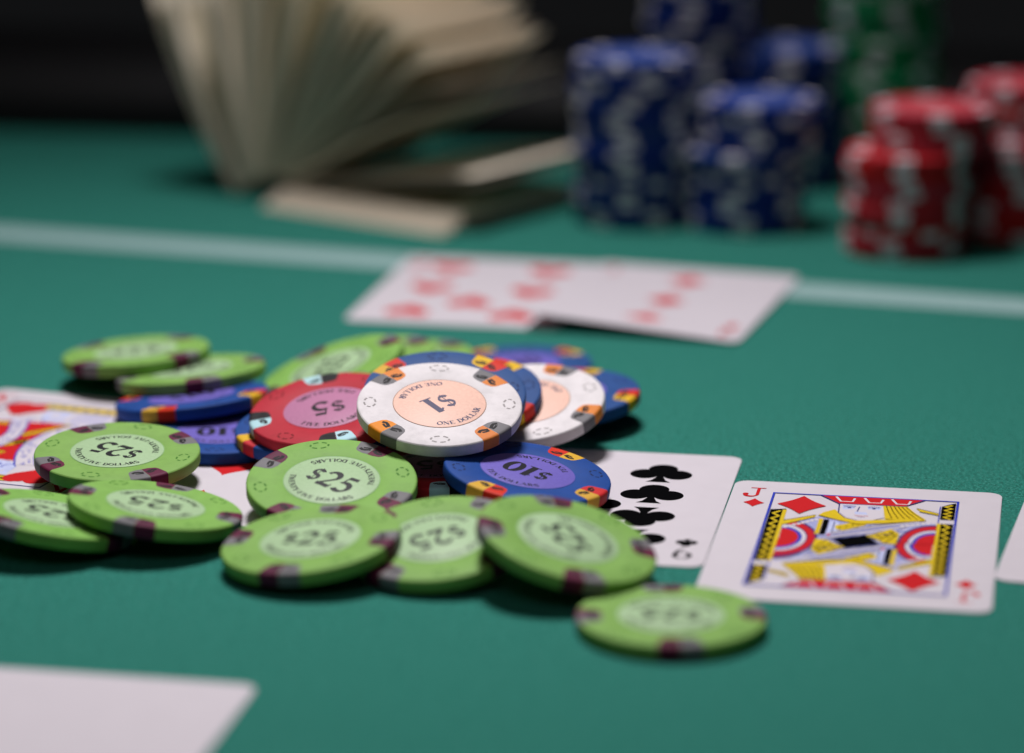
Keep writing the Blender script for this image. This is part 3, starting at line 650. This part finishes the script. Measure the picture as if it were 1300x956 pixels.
# ------------------------------------------------------------------ banknotes
def bill_mat():
    m = bpy.data.materials.new('banknote_paper'); m.use_nodes = True; nt = m.node_tree; b = nt.nodes['Principled BSDF']; b.inputs['Roughness'].default_value = .8
    uv = nt.nodes.new('ShaderNodeUVMap'); sep = nt.nodes.new('ShaderNodeSeparateXYZ'); nt.links.new(uv.outputs[0], sep.inputs[0])
    def math_(op, a, c=None):
        n = nt.nodes.new('ShaderNodeMath'); n.operation = op
        for i, q in enumerate((a, c)):
            if q is None: continue
            if isinstance(q, (int, float)): n.inputs[i].default_value = q
            else: nt.links.new(q, n.inputs[i])
        return n.outputs[0]
    u, v_ = sep.outputs[0], sep.outputs[1]           # u along the note (0 fold .. 1 end), v across
    du = math_('LESS_THAN', u, .88); dv = math_('LESS_THAN', math_('ABSOLUTE', math_('SUBTRACT', v_, .5)), .43)
    inside = math_('MULTIPLY', du, dv)
    n1 = nt.nodes.new('ShaderNodeTexNoise'); n1.inputs['Scale'].default_value = 26; n1.inputs['Detail'].default_value = 6; nt.links.new(uv.outputs[0], n1.inputs['Vector'])
    wv = nt.nodes.new('ShaderNodeTexWave'); wv.inputs['Scale'].default_value = 30; wv.inputs['Distortion'].default_value = 6; nt.links.new(uv.outputs[0], wv.inputs['Vector'])
    oi = nt.nodes.new('ShaderNodeObjectInfo'); ov = math_('ADD', math_('MULTIPLY', oi.outputs['Random'], .75), .55)
    pr = math_('MULTIPLY', math_('MULTIPLY', inside, ov), math_('ADD', math_('MULTIPLY', n1.outputs['Fac'], .7), math_('MULTIPLY', wv.outputs['Fac'], .3)))
    rmp = nt.nodes.new('ShaderNodeValToRGB'); e = rmp.color_ramp.elements
    e[0].position = 0.0; e[0].color = (0.88, 0.79, 0.66, 1); e[1].position = .62; e[1].color = (0.35, 0.305, 0.18, 1)
    k = e.new(.3); k.color = (0.70, 0.61, 0.45, 1)
    nt.links.new(pr, rmp.inputs[0]); nt.links.new(rmp.outputs[0], b.inputs['Base Color'])
    return m
M_BILL = bill_mat()
SP = Vector((.6, .8, 0)); LD = Vector((.8, -.6, 0)); UP = Vector((0, 0, 1))
def bill(base_off, z0, phi, curl, label, length=78.0, group='banknotes of the fanned wad', P0=Vector((-75, 1045, 0)), yaw=0.0, slide=0.0):
    th = 0.13; NU, NV = 14, 3; v = []; f = []; uvs = []
    base = P0 + LD * base_off - SP * slide; pos = Vector((0, 0, 0)); pts = []
    a = phi - curl / 2; step = length / NU
    sp = (SP + LD * yaw).normalized()
    for i in range(NU + 1):
        pts.append((pos.copy(), a)); aa = R_(a); pos = pos + (LD * math.cos(aa) + UP * math.sin(aa)) * step; a += curl / NU
    for side in (0, 1):
        for i, (p, an) in enumerate(pts):
            nrm_ = (-LD * math.sin(R_(an)) + UP * math.cos(R_(an)))
            for j in range(NV + 1):
                q = p + sp * (66.0 * j / NV) + nrm_ * (th / 2 if side == 0 else -th / 2)
                v.append(q * MM); uvs.append((i / NU, j / NV))
    W_ = NV + 1; N1 = (NU + 1) * W_
    for i in range(NU):
        for j in range(NV):
            q = (i * W_ + j, (i + 1) * W_ + j, (i + 1) * W_ + j + 1, i * W_ + j + 1); f.append(q); f.append(tuple(N1 + k for k in reversed(q)))
    rim = [i * W_ for i in range(NU + 1)] + [NU * W_ + j for j in range(1, W_)] + [i * W_ + NV for i in range(NU - 1, -1, -1)] + [j for j in range(NV - 1, 0, -1)]
    for k in range(len(rim)):
        p, q = rim[k], rim[(k + 1) % len(rim)]; f.append((p, q, N1 + q, N1 + p))
    me = mesh('banknote', v, f, [M_BILL], smooth=True)
    ul = me.uv_layers.new(name='UVMap')
    for lp in me.loops: ul.data[lp.index].uv = uvs[lp.vertex_index]
    me.set_sharp_from_angle(angle=.8)
    o = link('banknote', me, None, ((base + UP * z0) * MM)[:]); tag(o, label, 'banknote', group)
    return o
NF = 26
GAPS = [1.0 if (q % 4) else 3.4 for q in range(NF)]; TOT = sum(GAPS[1:]); acc = 0
for i in range(NF):
    if i: acc += GAPS[i]
    t = acc / TOT
    phi = 118 - 80 * t + random.uniform(-1.0, 1.0)
    lb = ('leftmost upright banknote of the fanned wad' if i == 0 else 'rightmost of the steeply raised banknotes in the fan' if i == NF - 1 else ORD[i] + ' banknote from the left in the fanned wad')
    bill(-27 + 25 * t, 0.8 + 3.5 * math.sin(math.pi * min(1, t * .9)) + (t * 7), phi, random.uniform(-16, 2) + 14 * (t - .5), lb, yaw=random.uniform(-.05, .05))
bill(-1.0, 8.2, 30, -24, 'banknote sticking out to the right above the flat notes')
bill(-0.5, 7.4, 25, -22, 'lower of the two notes sticking out to the right')
bill(2, 7.0, 9, -6, 'slightly raised banknote just above the flat notes')
bill(2, 6.4, 7, -6, 'lower slightly raised banknote on the flat notes')
for i in range(14):
    lb = ('lowest flat banknote on the felt' if i == 0 else 'topmost flat banknote under the raised ones' if i == 13 else ORD[i] + ' flat banknote from the felt up')
    bill(-5 + random.uniform(-1, 1), 0.3 + i * .36, 0.12 * i * .3, random.uniform(-.2, .3), lb, group='flat banknotes of the wad', yaw=random.uniform(-.02, .02), slide=(13 - i) * .8)

# ------------------------------------------------------------------ lint on the felt
lv = []; lf = []
rl = random.Random(3)
for i in range(90):
    x, y = rl.uniform(-.17, .17), rl.uniform(.56, .9); a = rl.uniform(0, 6.28); L = rl.uniform(.6, 1.8) * MM; w = .022 * MM; z = 0.06 * MM
    b = len(lv); k = rl.uniform(-1.2, 1.2)
    for q in range(5):
        px, py = x + L * q / 4 * math.cos(a + k * q / 4), y + L * q / 4 * math.sin(a + k * q / 4); nx_, ny_ = -math.sin(a + k * q / 2), math.cos(a + k * q / 2)
        lv += [(px + nx_ * w, py + ny_ * w, z), (px - nx_ * w, py - ny_ * w, z), (px, py, z + .03 * MM)]
    for q in range(4):
        for e in range(3): lf.append((b + q * 3 + e, b + q * 3 + (e + 1) % 3, b + q * 3 + 3 + (e + 1) % 3, b + q * 3 + 3 + e))
lint = link('lint', mesh('lint', lv, lf, [mat('lint_fibre', (0.20, 0.34, 0.30), .9)])); lint['kind'] = 'stuff'
lint['label'] = 'fine pale lint fibres scattered on the green felt'; lint['category'] = 'lint'
